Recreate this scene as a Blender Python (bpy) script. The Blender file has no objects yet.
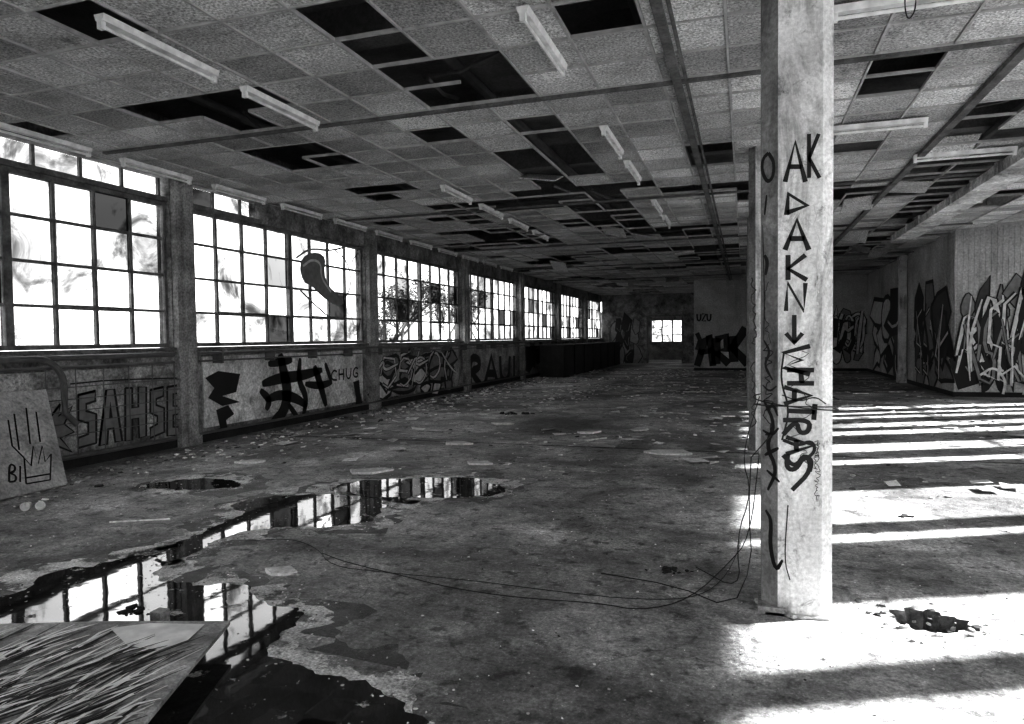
import bpy, math, random, bmesh
from mathutils import Vector, Matrix, noise
from mathutils.geometry import tessellate_polygon
R = random.Random(7)
scene = bpy.context.scene
try:
    scene.view_settings.view_transform = 'Standard'
    scene.view_settings.look = 'None'
    scene.view_settings.exposure = 0.5
    scene.view_settings.gamma = 0.77
except Exception:
    pass

# ------------------------------------------------------------------ camera
TH = math.radians(18.4); FPX = 700.0
cam_d = bpy.data.cameras.new("camera"); cam = bpy.data.objects.new("camera", cam_d)
scene.collection.objects.link(cam); scene.camera = cam
cam_d.sensor_width = 36; cam_d.lens = FPX/1024*36; cam_d.clip_end = 1000
M = Matrix.Translation((0,0,1.6)) @ Matrix.Rotation(TH,4,'Z') @ Matrix.Rotation(math.radians(88.02),4,'X') @ Matrix.Rotation(math.radians(-0.7),4,'Z')
cam.matrix_world = M
CO = Vector((0,0,1.6))
def ray(px,py):
    return (M.to_3x3() @ Vector(((px-512)/FPX,(362-py)/FPX,-1))).normalized()
def on_plane(px,py,p,n):
    r = ray(px,py); p=Vector(p); n=Vector(n)
    return CO + r*((p-CO).dot(n)/r.dot(n))
def fl(px,py,z=0.0): return on_plane(px,py,(0,0,z),(0,0,1))

XL=-8.2; XR=8.6; CZ=4.08; SZ=4.95; YB=42.0; YF=-6.0
CX,CY=.28,4.41

# ------------------------------------------------------------------ materials
def mat(name): 
    m = bpy.data.materials.new(name); m.use_nodes=True
    nt=m.node_tree; b=nt.nodes['Principled BSDF']; return m,nt,b
def g(v): return (v,v,v,1)
def grunge(name, lo, hi, scale=2.0, rough=0.85, bump=0.3, fine=30.0, island=0.0, pos=(0.3,0.7), finecon=0.35, stain=None, metal=0.0, stain2=None):
    m,nt,b = mat(name); N=nt.nodes; L=nt.links
    tc=N.new('ShaderNodeTexCoord')
    n1=N.new('ShaderNodeTexNoise'); n1.inputs['Scale'].default_value=scale; n1.inputs['Detail'].default_value=8; n1.inputs['Roughness'].default_value=.65
    L.new(tc.outputs['Object'],n1.inputs['Vector'])
    cr=N.new('ShaderNodeValToRGB'); cr.color_ramp.elements[0].position=pos[0]; cr.color_ramp.elements[1].position=pos[1]
    cr.color_ramp.elements[0].color=g(lo); cr.color_ramp.elements[1].color=g(hi)
    L.new(n1.outputs['Fac'],cr.inputs['Fac'])
    n2=N.new('ShaderNodeTexNoise'); n2.inputs['Scale'].default_value=fine; n2.inputs['Detail'].default_value=6; n2.inputs['Roughness'].default_value=.7
    L.new(tc.outputs['Object'],n2.inputs['Vector'])
    mr=N.new('ShaderNodeMapRange'); mr.inputs['From Min'].default_value=.3; mr.inputs['From Max'].default_value=.7
    mr.inputs['To Min'].default_value=1-finecon; mr.inputs['To Max'].default_value=1+finecon
    L.new(n2.outputs['Fac'],mr.inputs['Value'])
    vm=N.new('ShaderNodeVectorMath'); vm.operation='SCALE'
    L.new(cr.outputs['Color'],vm.inputs[0]); L.new(mr.outputs[0],vm.inputs['Scale'])
    out=vm.outputs[0]
    for si,stn in enumerate((stain,stain2)):
        if not stn: continue
        n3=N.new('ShaderNodeTexNoise'); n3.inputs['Scale'].default_value=stn[0]; n3.inputs['Detail'].default_value=10; n3.inputs['Roughness'].default_value=.7; n3.inputs['Distortion'].default_value=.6
        mp=N.new('ShaderNodeMapping'); mp.inputs['Location'].default_value=(13.1+si*7,4.7,2.2)
        if len(stn)>4: mp.inputs['Scale'].default_value=stn[4]
        L.new(tc.outputs['Object'],mp.inputs['Vector']); L.new(mp.outputs[0],n3.inputs['Vector'])
        m3=N.new('ShaderNodeMapRange'); m3.inputs['From Min'].default_value=stn[1]; m3.inputs['From Max'].default_value=stn[2]
        m3.inputs['To Min'].default_value=1; m3.inputs['To Max'].default_value=stn[3]
        L.new(n3.outputs['Fac'],m3.inputs['Value'])
        v2=N.new('ShaderNodeVectorMath'); v2.operation='SCALE'; L.new(out,v2.inputs[0]); L.new(m3.outputs[0],v2.inputs['Scale']); out=v2.outputs[0]
    if island:
        ge=N.new('ShaderNodeNewGeometry'); m4=N.new('ShaderNodeMapRange'); m4.inputs['To Min'].default_value=1-island; m4.inputs['To Max'].default_value=1+island*.6
        L.new(ge.outputs['Random Per Island'],m4.inputs['Value'])
        v3=N.new('ShaderNodeVectorMath'); v3.operation='SCALE'; L.new(out,v3.inputs[0]); L.new(m4.outputs[0],v3.inputs['Scale']); out=v3.outputs[0]
    L.new(out,b.inputs['Base Color'])
    b.inputs['Roughness'].default_value=rough; b.inputs['Metallic'].default_value=metal
    if bump:
        bp=N.new('ShaderNodeBump'); bp.inputs['Strength'].default_value=bump; bp.inputs['Distance'].default_value=.02
        L.new(n2.outputs['Fac'],bp.inputs['Height']); L.new(bp.outputs[0],b.inputs['Normal'])
    return m
def plain(name,v,rough=.8,metal=0):
    m,nt,b=mat(name); N=nt.nodes; L=nt.links
    tc=N.new('ShaderNodeTexCoord'); n=N.new('ShaderNodeTexNoise'); n.inputs['Scale'].default_value=9; n.inputs['Detail'].default_value=6
    L.new(tc.outputs['Object'],n.inputs['Vector'])
    cr=N.new('ShaderNodeValToRGB'); cr.color_ramp.elements[0].position=.3; cr.color_ramp.elements[1].position=.7
    cr.color_ramp.elements[0].color=g(v*.75); cr.color_ramp.elements[1].color=g(min(1,v*1.2))
    L.new(n.outputs['Fac'],cr.inputs['Fac']); L.new(cr.outputs[0],b.inputs['Base Color'])
    b.inputs['Roughness'].default_value=rough; b.inputs['Metallic'].default_value=metal
    return m

M_tile = grunge("ceiling_tile",.34,.90,.55,.95,.5,45,island=.36,finecon=.8,stain=(.45,.52,.74,.28),stain2=(3,.60,.7,.5))
M_grid = plain("grid_metal",.5,.5)
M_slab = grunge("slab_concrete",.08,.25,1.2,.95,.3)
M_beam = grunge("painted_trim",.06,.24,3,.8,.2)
M_wall = grunge("plaster_wall",.18,.62,1.6,.9,.4,25,stain=(1.1,.48,.66,.22),finecon=.6)
M_wallw= grunge("plaster_panel_pale",.42,.9,1.3,.9,.3,25,stain=(1.6,.5,.68,.3),finecon=.45)
M_brick= grunge("grimy_wall",.04,.42,2.2,.9,.4,20,stain=(1.6,.5,.65,.35),finecon=.6)
M_rib  = grunge("ribbed_cladding",.36,.68,.9,.8,.3,20,stain=(.8,.5,.75,.45,(1,1,.25)))
M_pil  = grunge("pilaster_concrete",.12,.45,2.5,.9,.4,30,finecon=.6)
M_frame= grunge("window_frame_paint",.05,.24,5,.7,.1,30)
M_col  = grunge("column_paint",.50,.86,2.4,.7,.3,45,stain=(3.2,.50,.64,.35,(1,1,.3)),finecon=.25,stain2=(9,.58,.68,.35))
M_colside = grunge("column_shaded_side",.14,.36,3,.85,.4,35,stain=(3.2,.50,.66,.4,(1,1,.3)),finecon=.4)  # left chamfer and left face: shade put into a darker column colour
M_black= plain("spray_black",.008,.6)
M_dgrey= plain("spray_dark_grey",.06,.6)
M_mgrey= plain("spray_mid_grey",.22,.6)
M_lgrey= plain("spray_pale",.65,.7)
M_white= plain("fixture_white",.85,.45)
M_tube = plain("lamp_tube_glass",.9,.2)
M_dark = grunge("dark_junk",.008,.03,3,.8,.3)
M_wire = plain("cable_black",.02,.6)
M_deb  = grunge("debris",.25,.95,8,.9,.3,40,island=.93)
M_paper= grunge("paper_scrap",.5,.9,8,.9,.2,30,island=.5)
M_sheet= grunge("plasterboard",.5,.8,4,.9,.2,island=.3)
M_pipe = plain("heating_pipe",.12,.5)
M_ground=grunge("outside_ground",.15,.35,.3,1,.2)
M_tree = plain("tree_bark",.14,.9)
M_hill = grunge("hill_grass",.30,.42,.05,1,0)

def floor_mat():
    m,nt,b=mat("floor_concrete"); N=nt.nodes; L=nt.links
    tc=N.new('ShaderNodeTexCoord')
    def nz(s,d=8,r=.6,dist=0,off=(0,0,0),sc=(1,1,1)):
        mp=N.new('ShaderNodeMapping'); mp.inputs['Location'].default_value=off; mp.inputs['Scale'].default_value=sc
        L.new(tc.outputs['Object'],mp.inputs['Vector'])
        n=N.new('ShaderNodeTexNoise'); n.inputs['Scale'].default_value=s; n.inputs['Detail'].default_value=d; n.inputs['Roughness'].default_value=r; n.inputs['Distortion'].default_value=dist
        L.new(mp.outputs[0],n.inputs['Vector']); return n.outputs['Fac']
    def mr(v,a,b_,c,d):
        x=N.new('ShaderNodeMapRange'); x.inputs['From Min'].default_value=a; x.inputs['From Max'].default_value=b_; x.inputs['To Min'].default_value=c; x.inputs['To Max'].default_value=d
        L.new(v,x.inputs['Value']); return x.outputs[0]
    def mul(a,b_):
        x=N.new('ShaderNodeMath'); x.operation='MULTIPLY'; L.new(a,x.inputs[0]); L.new(b_,x.inputs[1]); return x.outputs[0]
    big=nz(.42,10,.6,.6,(3,1,0)); med=nz(1.5,10,.72,.5,(5,3,0)); fine=nz(42,6,.8); spot=nz(7,6,.65,0,(2,9,0)); chip=nz(75,3,.6,0,(1,1,0)); grit=nz(16,8,.8,0,(7,1,0))
    v=mr(big,.36,.64,.16,.66)
    v=mul(v,mr(med,.36,.66,.34,1.4)); v=mul(v,mr(fine,.3,.7,.35,1.6)); v=mul(v,mr(spot,.54,.64,1,.4)); v=mul(v,mr(chip,.60,.67,1,1.8)); v=mul(v,mr(grit,.3,.7,.5,1.5))
    vo=N.new('ShaderNodeTexVoronoi'); vo.feature='DISTANCE_TO_EDGE'; vo.inputs['Scale'].default_value=.45
    mpv=N.new('ShaderNodeVectorMath'); mpv.operation='ADD'
    nn=N.new('ShaderNodeTexNoise'); nn.inputs['Scale'].default_value=1.5; nn.inputs['Detail'].default_value=6; L.new(tc.outputs['Object'],nn.inputs['Vector'])
    L.new(tc.outputs['Object'],mpv.inputs[0]); L.new(nn.outputs['Color'],mpv.inputs[1]); L.new(mpv.outputs[0],vo.inputs['Vector'])
    v=mul(v,mr(vo.outputs['Distance'],0,.005,.6,1))
    cb=N.new('ShaderNodeCombineColor'); L.new(v,cb.inputs[0]); L.new(v,cb.inputs[1]); L.new(v,cb.inputs[2])
    L.new(cb.outputs[0],b.inputs['Base Color'])
    L.new(mr(med,.35,.6,.35,.9),b.inputs['Roughness'])
    bp=N.new('ShaderNodeBump'); bp.inputs['Strength'].default_value=.7; bp.inputs['Distance'].default_value=.02
    ad=N.new('ShaderNodeMath'); ad.operation='ADD'; L.new(fine,ad.inputs[0]); L.new(med,ad.inputs[1])
    L.new(ad.outputs[0],bp.inputs['Height']); L.new(bp.outputs[0],b.inputs['Normal'])
    return m
M_floor=floor_mat()
def holed(m,scale,lo,hi,off=(0,0,0)):
    nt=m.node_tree; N=nt.nodes; L=nt.links; b=N['Principled BSDF']; o=N['Material Output']
    mx=N.new('ShaderNodeMixShader'); tr=N.new('ShaderNodeBsdfTransparent'); tc=N.new('ShaderNodeTexCoord'); n=N.new('ShaderNodeTexNoise'); n.inputs['Scale'].default_value=scale; n.inputs['Detail'].default_value=9; n.inputs['Roughness'].default_value=.7
    mp=N.new('ShaderNodeMapping'); mp.inputs['Location'].default_value=off; L.new(tc.outputs['Object'],mp.inputs[0]); L.new(mp.outputs[0],n.inputs['Vector'])
    a=N.new('ShaderNodeMapRange'); a.inputs['From Min'].default_value=lo; a.inputs['From Max'].default_value=hi; L.new(n.outputs['Fac'],a.inputs['Value'])
    L.new(a.outputs[0],mx.inputs[0]); L.new(b.outputs[0],mx.inputs[1]); L.new(tr.outputs[0],mx.inputs[2]); L.new(mx.outputs[0],o.inputs[0])
    return m
def water_mat():
    m,nt,b=mat("puddle_water"); b.inputs['Base Color'].default_value=g(.010); b.inputs['Roughness'].default_value=.03
    b.inputs['IOR'].default_value=1.6
    if 'Specular IOR Level' in b.inputs: b.inputs['Specular IOR Level'].default_value=1.0
    N=nt.nodes;L=nt.links; tc=N.new('ShaderNodeTexCoord'); n=N.new('ShaderNodeTexNoise'); n.inputs['Scale'].default_value=5
    L.new(tc.outputs['Object'],n.inputs['Vector']); bp=N.new('ShaderNodeBump'); bp.inputs['Strength'].default_value=.05; bp.inputs['Distance'].default_value=.01
    L.new(n.outputs['Fac'],bp.inputs['Height']); L.new(bp.outputs[0],b.inputs['Normal'])
    return holed(m,4.2,.60,.625)
M_water=water_mat()
M_silt = holed(grunge("pale_silt",.35,.95,4,.55,.3,60,finecon=.7),4.5,.50,.60,(5,2,0))
M_wet  = holed(grunge("wet_concrete",.03,.12,4,.28,.3,60,finecon=.5),1.8,.42,.70,(9,2,0))
def glass_mat():
    m=bpy.data.materials.new("dirty_glass"); m.use_nodes=True; nt=m.node_tree; N=nt.nodes; L=nt.links; N.clear()
    o=N.new('ShaderNodeOutputMaterial'); tr=N.new('ShaderNodeBsdfTransparent')
    tc=N.new('ShaderNodeTexCoord'); n=N.new('ShaderNodeTexNoise'); n.inputs['Scale'].default_value=1.3; n.inputs['Detail'].default_value=8; n.inputs['Roughness'].default_value=.65; n.inputs['Distortion'].default_value=.7
    L.new(tc.outputs['Object'],n.inputs['Vector'])
    a=N.new('ShaderNodeMapRange'); a.inputs['From Min'].default_value=.49; a.inputs['From Max'].default_value=.66; a.inputs['To Min'].default_value=.75; a.inputs['To Max'].default_value=.22
    L.new(n.outputs['Fac'],a.inputs['Value'])
    ge=N.new('ShaderNodeNewGeometry'); c=N.new('ShaderNodeMapRange'); c.inputs['From Min'].default_value=.84; c.inputs['From Max'].default_value=.97; c.inputs['To Min'].default_value=1; c.inputs['To Max'].default_value=.22
    L.new(ge.outputs['Random Per Island'],c.inputs['Value'])
    mu=N.new('ShaderNodeMath'); mu.operation='MULTIPLY'; L.new(a.outputs[0],mu.inputs[0]); L.new(c.outputs[0],mu.inputs[1])
    L.new(mu.outputs[0],tr.inputs['Color']); L.new(tr.outputs[0],o.inputs[0])
    return m
M_glass=glass_mat()

# ------------------------------------------------------------------ mesh builder
class MB:
    def __init__(s): s.v=[]; s.f=[]; s.m=[]
    def face(s,pts,mi=0):
        i=len(s.v); s.v+= [tuple(p) for p in pts]; s.f.append(tuple(range(i,i+len(pts)))); s.m.append(mi)
    def box(s,a,b,mi=0,T=None):
        x0,y0,z0=[min(a[i],b[i]) for i in range(3)]; x1,y1,z1=[max(a[i],b[i]) for i in range(3)]
        P=[Vector(p) for p in ((x0,y0,z0),(x1,y0,z0),(x1,y1,z0),(x0,y1,z0),(x0,y0,z1),(x1,y0,z1),(x1,y1,z1),(x0,y1,z1))]
        if T is not None: P=[T@p for p in P]
        i=len(s.v); s.v+=[tuple(p) for p in P]
        for f in ((0,3,2,1),(4,5,6,7),(0,1,5,4),(1,2,6,5),(2,3,7,6),(3,0,4,7)):
            s.f.append(tuple(i+k for k in f)); s.m.append(mi)
    def tube(s,pts,r,mi=0,n=8,cap=True):
        pts=[Vector(p) for p in pts]; rr=r if isinstance(r,(list,tuple)) else [r]*len(pts)
        base=len(s.v)
        for k,p in enumerate(pts):
            t=(pts[min(k+1,len(pts)-1)]-pts[max(k-1,0)]).normalized()
            u=t.cross(Vector((0,0,1))); 
            if u.length<.05: u=t.cross(Vector((1,0,0)))
            u.normalize(); w=t.cross(u)
            for j in range(n):
                a=2*math.pi*j/n; s.v.append(tuple(p+u*math.cos(a)*rr[k]+w*math.sin(a)*rr[k]))
        for k in range(len(pts)-1):
            for j in range(n):
                s.f.append((base+k*n+j,base+k*n+(j+1)%n,base+(k+1)*n+(j+1)%n,base+(k+1)*n+j)); s.m.append(mi)
        if cap:
            s.f.append(tuple(base+j for j in range(n))); s.m.append(mi)
            e=base+(len(pts)-1)*n; s.f.append(tuple(e+n-1-j for j in range(n))); s.m.append(mi)
    def obj(s,name,mats,parent=None,smooth=False):
        me=bpy.data.meshes.new(name); me.from_pydata(s.v,[],s.f); me.update()
        for m in mats: me.materials.append(m)
        for i,p in enumerate(me.polygons): p.material_index=s.m[i]; p.use_smooth=smooth
        o=bpy.data.objects.new(name,me); scene.collection.objects.link(o)
        if parent: o.parent=parent
        return o

# ------------------------------------------------------------------ floor with broken pit
PX,PY=.97,4.37
mb=MB(); h=.45; N_=40
def sq(a):
    c,s_=math.cos(a),math.sin(a); k=h/max(abs(c),abs(s_)); return (PX+c*k,PY+s_*k,0)
angs=[2*math.pi*i/N_ for i in range(N_)]
ring=[]
for a in angs:
    r=.17+.06*noise.noise(Vector((math.cos(a)*2.2,math.sin(a)*2.2,3)))+R.uniform(-.02,.02)
    ring.append((PX+math.cos(a)*r*1.15,PY+math.sin(a)*r,0))
n=len(angs)
for i in range(n):
    j=(i+1)%n; mb.face([sq(angs[i]),sq(angs[j]),ring[j],ring[i]])
R2=[[0]*n]+[[R.uniform(-.025,.025) for _ in range(n)] for _ in range(2)]+[[0]*n]
def inner(k,i):
    x,y,_=ring[i]; f=[1,.85,.5,0][k]; z=[0,-.07,-.13,-.12][k]
    return (PX+(x-PX)*f,PY+(y-PY)*f,z+ (R2[k][i]))
for k in range(3):
    for i in range(n):
        j=(i+1)%n; mb.face([inner(k,i),inner(k,j),inner(k+1,j),inner(k+1,i)],1)
X0,X1,Y0,Y1=XL-.3,XR+.3,YF-.3,YB+8
for (a,b,c,d) in ((X0,Y0,X1,PY-h),(X0,PY+h,X1,Y1),(X0,PY-h,PX-h,PY+h),(PX+h,PY-h,X1,PY+h)):
    mb.face([(a,b,0),(c,b,0),(c,d,0),(a,d,0)])
mb.obj("floor",[M_floor,grunge("broken_concrete",.03,.25,12,.95,.6)])
def chunk(mb,c,s,mi=0,flat=.5):
    T=Matrix.Translation(c)@Matrix.Rotation(R.uniform(0,6.28),4,'Z')@Matrix.Rotation(R.uniform(-.3,.3),4,'X')
    i=len(mb.v); a,b,cc=s*R.uniform(.6,1.2),s*R.uniform(.4,1),s*flat*R.uniform(.4,1)
    k=R.randint(4,6); 
    top=[];bot=[]
    for q in range(k):
        an=2*math.pi*q/k+R.uniform(-.3,.3)
        bot.append(T@Vector((math.cos(an)*a,math.sin(an)*b,0))); top.append(T@Vector((math.cos(an)*a*R.uniform(.6,.95),math.sin(an)*b*R.uniform(.6,.95),cc)))
    mb.v+=[tuple(p) for p in bot+top]
    mb.f.append(tuple(i+k+q for q in range(k))); mb.m.append(mi)
    mb.f.append(tuple(i+k-1-q for q in range(k))); mb.m.append(mi)
    for q in range(k):
        r_=(q+1)%k; mb.f.append((i+q,i+r_,i+k+r_,i+k+q)); mb.m.append(mi)
mb=MB()
for _ in range(80):
    a=R.uniform(0,6.28); r=abs(R.gauss(.12,.09))
    chunk(mb,Vector((PX+math.cos(a)*r*1.15,PY+math.sin(a)*r,-.12 if r<.09 else (-.06 if r<.17 else 0))),R.uniform(.008,.03),0,.8)
mb.obj("pit_rubble",[M_deb])

mb=MB()
for y in (-1.5,9.95,15.6,21.3,27.0): mb.box((XL,y-.018,0),(XR,y+.018,.003))
mb.obj("floor_joint",[M_dark])

# ------------------------------------------------------------------ puddles
def smooth(pts,closed=True,it=2):
    for _ in range(it):
        q=[]; n=len(pts); rng=range(n if closed else n-1)
        if not closed: q.append(pts[0])
        for i in rng:
            a,b=pts[i],pts[(i+1)%n]; q.append(a*.75+b*.25); q.append(a*.25+b*.75)
        if not closed: q.append(pts[-1])
        pts=q
    return pts
def dens(pts,step=.03):
    o=[]
    for i in range(len(pts)):
        a,b=pts[i],pts[(i+1)%len(pts)]; k=max(1,int((b-a).length/step))
        for j in range(k): o.append(a+(b-a)*j/k)
    return o
def flat_poly(name,px,z,mat_,grow=0,jit=.05,seed=0):
    P=[fl(x,y) for x,y in px]; P=dens(smooth(P,True,1)); n=len(P); Q=[]
    area=sum(P[i].x*P[(i+1)%n].y-P[(i+1)%n].x*P[i].y for i in range(n))
    sg=1 if area>0 else -1; of=Vector((seed*3.1,seed*1.7,0))
    for i in range(n):
        t=(P[(i+2)%n]-P[i-2]).normalized(); nr=Vector((t.y,-t.x,0))*sg
        a=noise.noise(P[i]*1.8+of)*1.5+noise.noise(P[i]*5+Vector((3,3,0))+of)*1.1+noise.noise(P[i]*13+of)*.8
        Q.append(P[i]+nr*(grow*(1+1.3*noise.noise(P[i]*2.5+of))+a*jit))
    tri=tessellate_polygon([[Vector((q.x,q.y,0)) for q in Q]])
    me=bpy.data.meshes.new(name); me.from_pydata([(q.x,q.y,z) for q in Q],[],[tuple(t) for t in tri]); me.update(); me.materials.append(mat_)
    bm=bmesh.new(); bm.from_mesh(me)
    for f in bm.faces:
        f.normal_update()
        if f.normal.z<0: f.normal_flip()
    bm.to_mesh(me); bm.free()
    o=bpy.data.objects.new(name,me); scene.collection.objects.link(o); return o
PUD=[[(-60,605),(0,601),(28,590),(45,576),(95,568),(150,552),(166,560),(150,577),(185,590),(225,584),(262,602),(318,607),(300,622),(282,640),(268,662),(325,670),(380,690),(430,735),(150,790),(-60,780)],
     [(146,556),(200,534),(240,519),(235,507),(262,499),(300,495),(345,496),(395,503),(374,513),(360,524),(310,527),(255,528),(215,543),(162,566)],
     [(325,490),(360,482),(400,478),(460,478),(500,485),(505,493),(470,497),(420,497),(370,496)],
     [(140,487),(190,478),(235,480),(240,487),(190,491)]]
for i,p in enumerate(PUD):
    flat_poly("wet_patch",p,.001,M_wet,grow=.22,jit=.16,seed=2)
    flat_poly("silt_patch",p,.002,M_silt,grow=.16,jit=.14,seed=1)
    flat_poly("puddle",p,.004,M_water,grow=.02,jit=.06)

# ------------------------------------------------------------------ ceiling tiles, grid, slab
TS=.62
def cpoly(px): return [fl(x,y,CZ) for x,y in px]
HOLES=[cpoly(p) for p in [
 [(290,25),(345,12),(402,36),(430,58),(455,52),(515,48),(548,92),(490,100),(432,108),(385,72),(340,50)],
 [(583,14),(645,8),(655,45),(602,46)],[(62,20),(110,12),(145,42),(112,48)],
 [(100,108),(175,95),(262,92),(285,128),(200,124),(140,128)],[(0,135),(40,130),(70,150),(10,165)],
 [(212,148),(260,140),(350,150),(368,166),(270,168)],[(378,128),(440,122),(455,138),(395,142)],
 [(495,116),(560,108),(590,140),(530,146)],[(475,150),(540,146),(600,150),(608,162),(560,182),(505,176)],
 [(705,140),(755,138),(755,160),(712,165)],[(715,170),(755,168),(755,200),(722,200)],
 [(855,42),(948,36),(940,64),(850,68)],[(845,78),(905,74),(895,86),(840,90)],[(830,138),(880,135),(876,152),(828,155)],
 [(905,175),(935,150),(1040,150),(1010,200),(930,220),(890,222)],[(935,115),(1024,105),(1040,135),(950,140)],
 [(575,190),(640,185),(650,235),(600,240)],[(560,210),(600,212),(610,230),(570,228)],[(440,212),(480,208),(500,222),(455,224)],
 [(360,190),(400,186),(420,200),(375,202)]]]
def inpoly(x,y,P):
    c=False; n=len(P)
    for i in range(n):
        a,b=P[i],P[i-1]
        if (a.y>y)!=(b.y>y) and x<(b.x-a.x)*(y-a.y)/(b.y-a.y)+a.x: c=not c
    return c
mt=MB(); mg=MB(); loose=[]
nx=int((XR-XL)/TS)+1; ny=int((YB-YF)/TS)+1
present={}
for i in range(nx):
    for j in range(ny):
        x=XL+i*TS; y=YF+j*TS; cx,cy=x+TS/2,y+TS/2
        hole=any(inpoly(cx,cy,P) for P in HOLES)
        if not hole and cy>10:
            v=noise.noise(Vector((cx*.45,cy*.6,5.0)))
            thr=.23-min(.22,(cy-10)*.009)
            hole = v>thr or R.random()<.05
        present[i,j]=not hole
        if hole:
            if R.random()<(.22 if cx>1 else .07) and cy>8: loose.append((cx,cy))
            continue
        gp=.014; x1=min(x+TS,XR); dz=R.uniform(0,.006)
        if x1-x<.1: continue
        T=Matrix.Translation((cx,cy,CZ+dz+.01))@Matrix.Rotation(R.gauss(0,.010),4,'X')@Matrix.Rotation(R.gauss(0,.010),4,'Y')
        mt.box((-TS/2+gp,-TS/2+gp,0),(x1-cx-gp,TS/2-gp,.018),0,T)
for (cx,cy) in loose:
    T=Matrix.Translation((cx,cy-.1,CZ+.08-R.uniform(0,.15)))@Matrix.Rotation(R.uniform(-.5,.5),4,'X')@Matrix.Rotation(R.uniform(-.3,.3),4,'Y')
    mt.box((-.28,-.28,0),(.28,.28,.015),0,T)
mt.obj("ceiling",[M_tile])
for i in range(nx+1):
    for j in range(ny):
        if present.get((i,j),False) or present.get((i-1,j),False) or R.random()<.5:
            x=XL+i*TS; 
            if x<XR: mg.box((x-.011,YF+j*TS,CZ-.004),(x+.011,YF+(j+1)*TS,CZ+.03))
for j in range(ny+1):
    for i in range(nx):
        if present.get((i,j),False) or present.get((i,j-1),False) or R.random()<.5:
            y=YF+j*TS; mg.box((XL+i*TS,y-.011,CZ-.002),(min(XL+(i+1)*TS,XR),y+.011,CZ+.03))
mg.obj("ceiling_grid",[M_grid])
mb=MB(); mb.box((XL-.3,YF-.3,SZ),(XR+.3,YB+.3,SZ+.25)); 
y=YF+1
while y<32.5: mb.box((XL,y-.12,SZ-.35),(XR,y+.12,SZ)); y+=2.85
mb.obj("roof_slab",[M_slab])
mb=MB()
for x in (-6.2,-2.9,-.9,3.4): mb.tube([(x,YF+.3,SZ-.45),(x,32.7,SZ-.45)],.06,0)
for _ in range(110):
    x=R.uniform(XL+1,3.8); y=R.uniform(2,31); a=R.uniform(0,3.14); l=R.uniform(.6,1.6)
    if abs(x-.24)<1.2: continue
    p0=Vector((x,y,CZ+R.uniform(.15,.4))); p1=p0+Vector((math.cos(a)*l,math.sin(a)*l*.8,R.uniform(-.05,.05)))
    mb.tube([p0,(p0+p1)/2+Vector((0,0,-.06)),p1],R.uniform(.01,.03),0,5)
mb.obj("service_pipes",[M_pipe])
mb=MB(); mb.box((-.66,YF,CZ-.04),(-.58,32.9,CZ+.0)); mb.box((-.55,YF,CZ-.015),(-.52,32.9,CZ+.0)); mb.obj("trim_1",[M_beam])
mb=MB(); mb.box((2.27,YF,CZ-.05),(2.36,32.9,CZ+.0)); mb.obj("trim_2",[M_beam])
mb=MB()
for y in (7.06,12.76,18.46,24.2,29.9): mb.box((XL+.3,y-.03,CZ-.03),(4.9,y+.03,CZ+.0))
mb.obj("trim_3",[M_beam])
mb=MB(); mb.box((3.5,8.0,CZ-.18),(3.95,19.9,CZ-.03)); 
y=8.4
while y<19.8: mb.box((3.47,y,CZ-.2),(3.98,y+.05,CZ-.01)); y+=1.2
mb.obj("air_duct",[M_wallw])

# ------------------------------------------------------------------ windows
def window(name,x,units,z0,z1,cols,rows,miss=0,glass=True,thick=.045,axis='Y'):
    mb=MB(); 
    def bx(a0,b0,a1,b1,d=.05,mi=0):
        if axis=='Y': mb.box((x-d/2,a0,b0),(x+d/2,a1,b1),mi)
        else: mb.box((a0,x-d/2,b0),(a1,x+d/2,b1),mi)
    for (a,b) in units:
        bx(a,z0,a+.05,z1,.09); bx(b-.05,z0,b,z1,.09); bx(a,z0,b,z0+.06,.1); bx(a,z1-.06,b,z1,.1)
        w=(b-a-.08)/cols; hgt=(z1-z0)/rows
        for c in range(1,cols): bx(a+.04+w*c-thick/2,z0,a+.04+w*c+thick/2,z1,.05)
        for r in range(1,rows): bx(a,z0+hgt*r-.018,b,z0+hgt*r+.018,.045)
        if glass:
            for c in range(cols):
                for r in range(rows):
                    if R.random()<miss: continue
                    bx(a+.04+w*c+.02,z0+hgt*r+.018,a+.04+w*(c+1)-.02,z0+hgt*(r+1)-.018,.004,1)
        if cols>2: bx(a+w*1+.06,z0+hgt-.03,a+w*3,z0+hgt+.03,.07)
    return mb.obj(name,[M_frame,M_glass])
SILL=1.52; WT=3.70
pil=[8.63+5.7*k for k in range(-2,7)]; pil[0]=-2.8; pil[1]=2.95
wi=1; bays=[]
for k in range(len(pil)-1):
    a,b=pil[k]+.2,min(pil[k+1]-.2,YB)
    if a>YB: break
    bays.append((a,b)); mid=(a+b)/2
    if k==1: mid=6.02
    window(f"window_{wi}",XL-.12,[(a,mid),(mid,b)],SILL,WT,4,4,miss=.2); wi+=1
mb=MB()
for k,(a,b) in enumerate(bays[:3]):
    if k==2: b=a+1.7
    mb.box((XL-.17,a,WT+.0),(XL-.02,b,WT+.07))
    t=a
    while t<b: mb.box((XL-.14,t-.02,WT+.07),(XL-.10,t+.02,4.05)); t+=.65
    t=a+.02
    while t<b-.1: mb.box((XL-.122,t,WT+.08),(XL-.118,t+.6,4.04),1); t+=.65
mb.obj("transom_frame",[M_frame,M_glass])
mb=MB()
mb.box((XL-.25,YF,0),(XL,YB,SILL-.05),0)
mb.box((XL-.25,YF,4.08),(XL,YB,SZ),0)
mb.box((XL-.25,YF,SILL-.05),(XL,pil[0]+.2,4.08),0)
mb.box((XL-.25,bays[2][0]+1.7,WT),(XL,YB,4.08),0)
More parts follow.
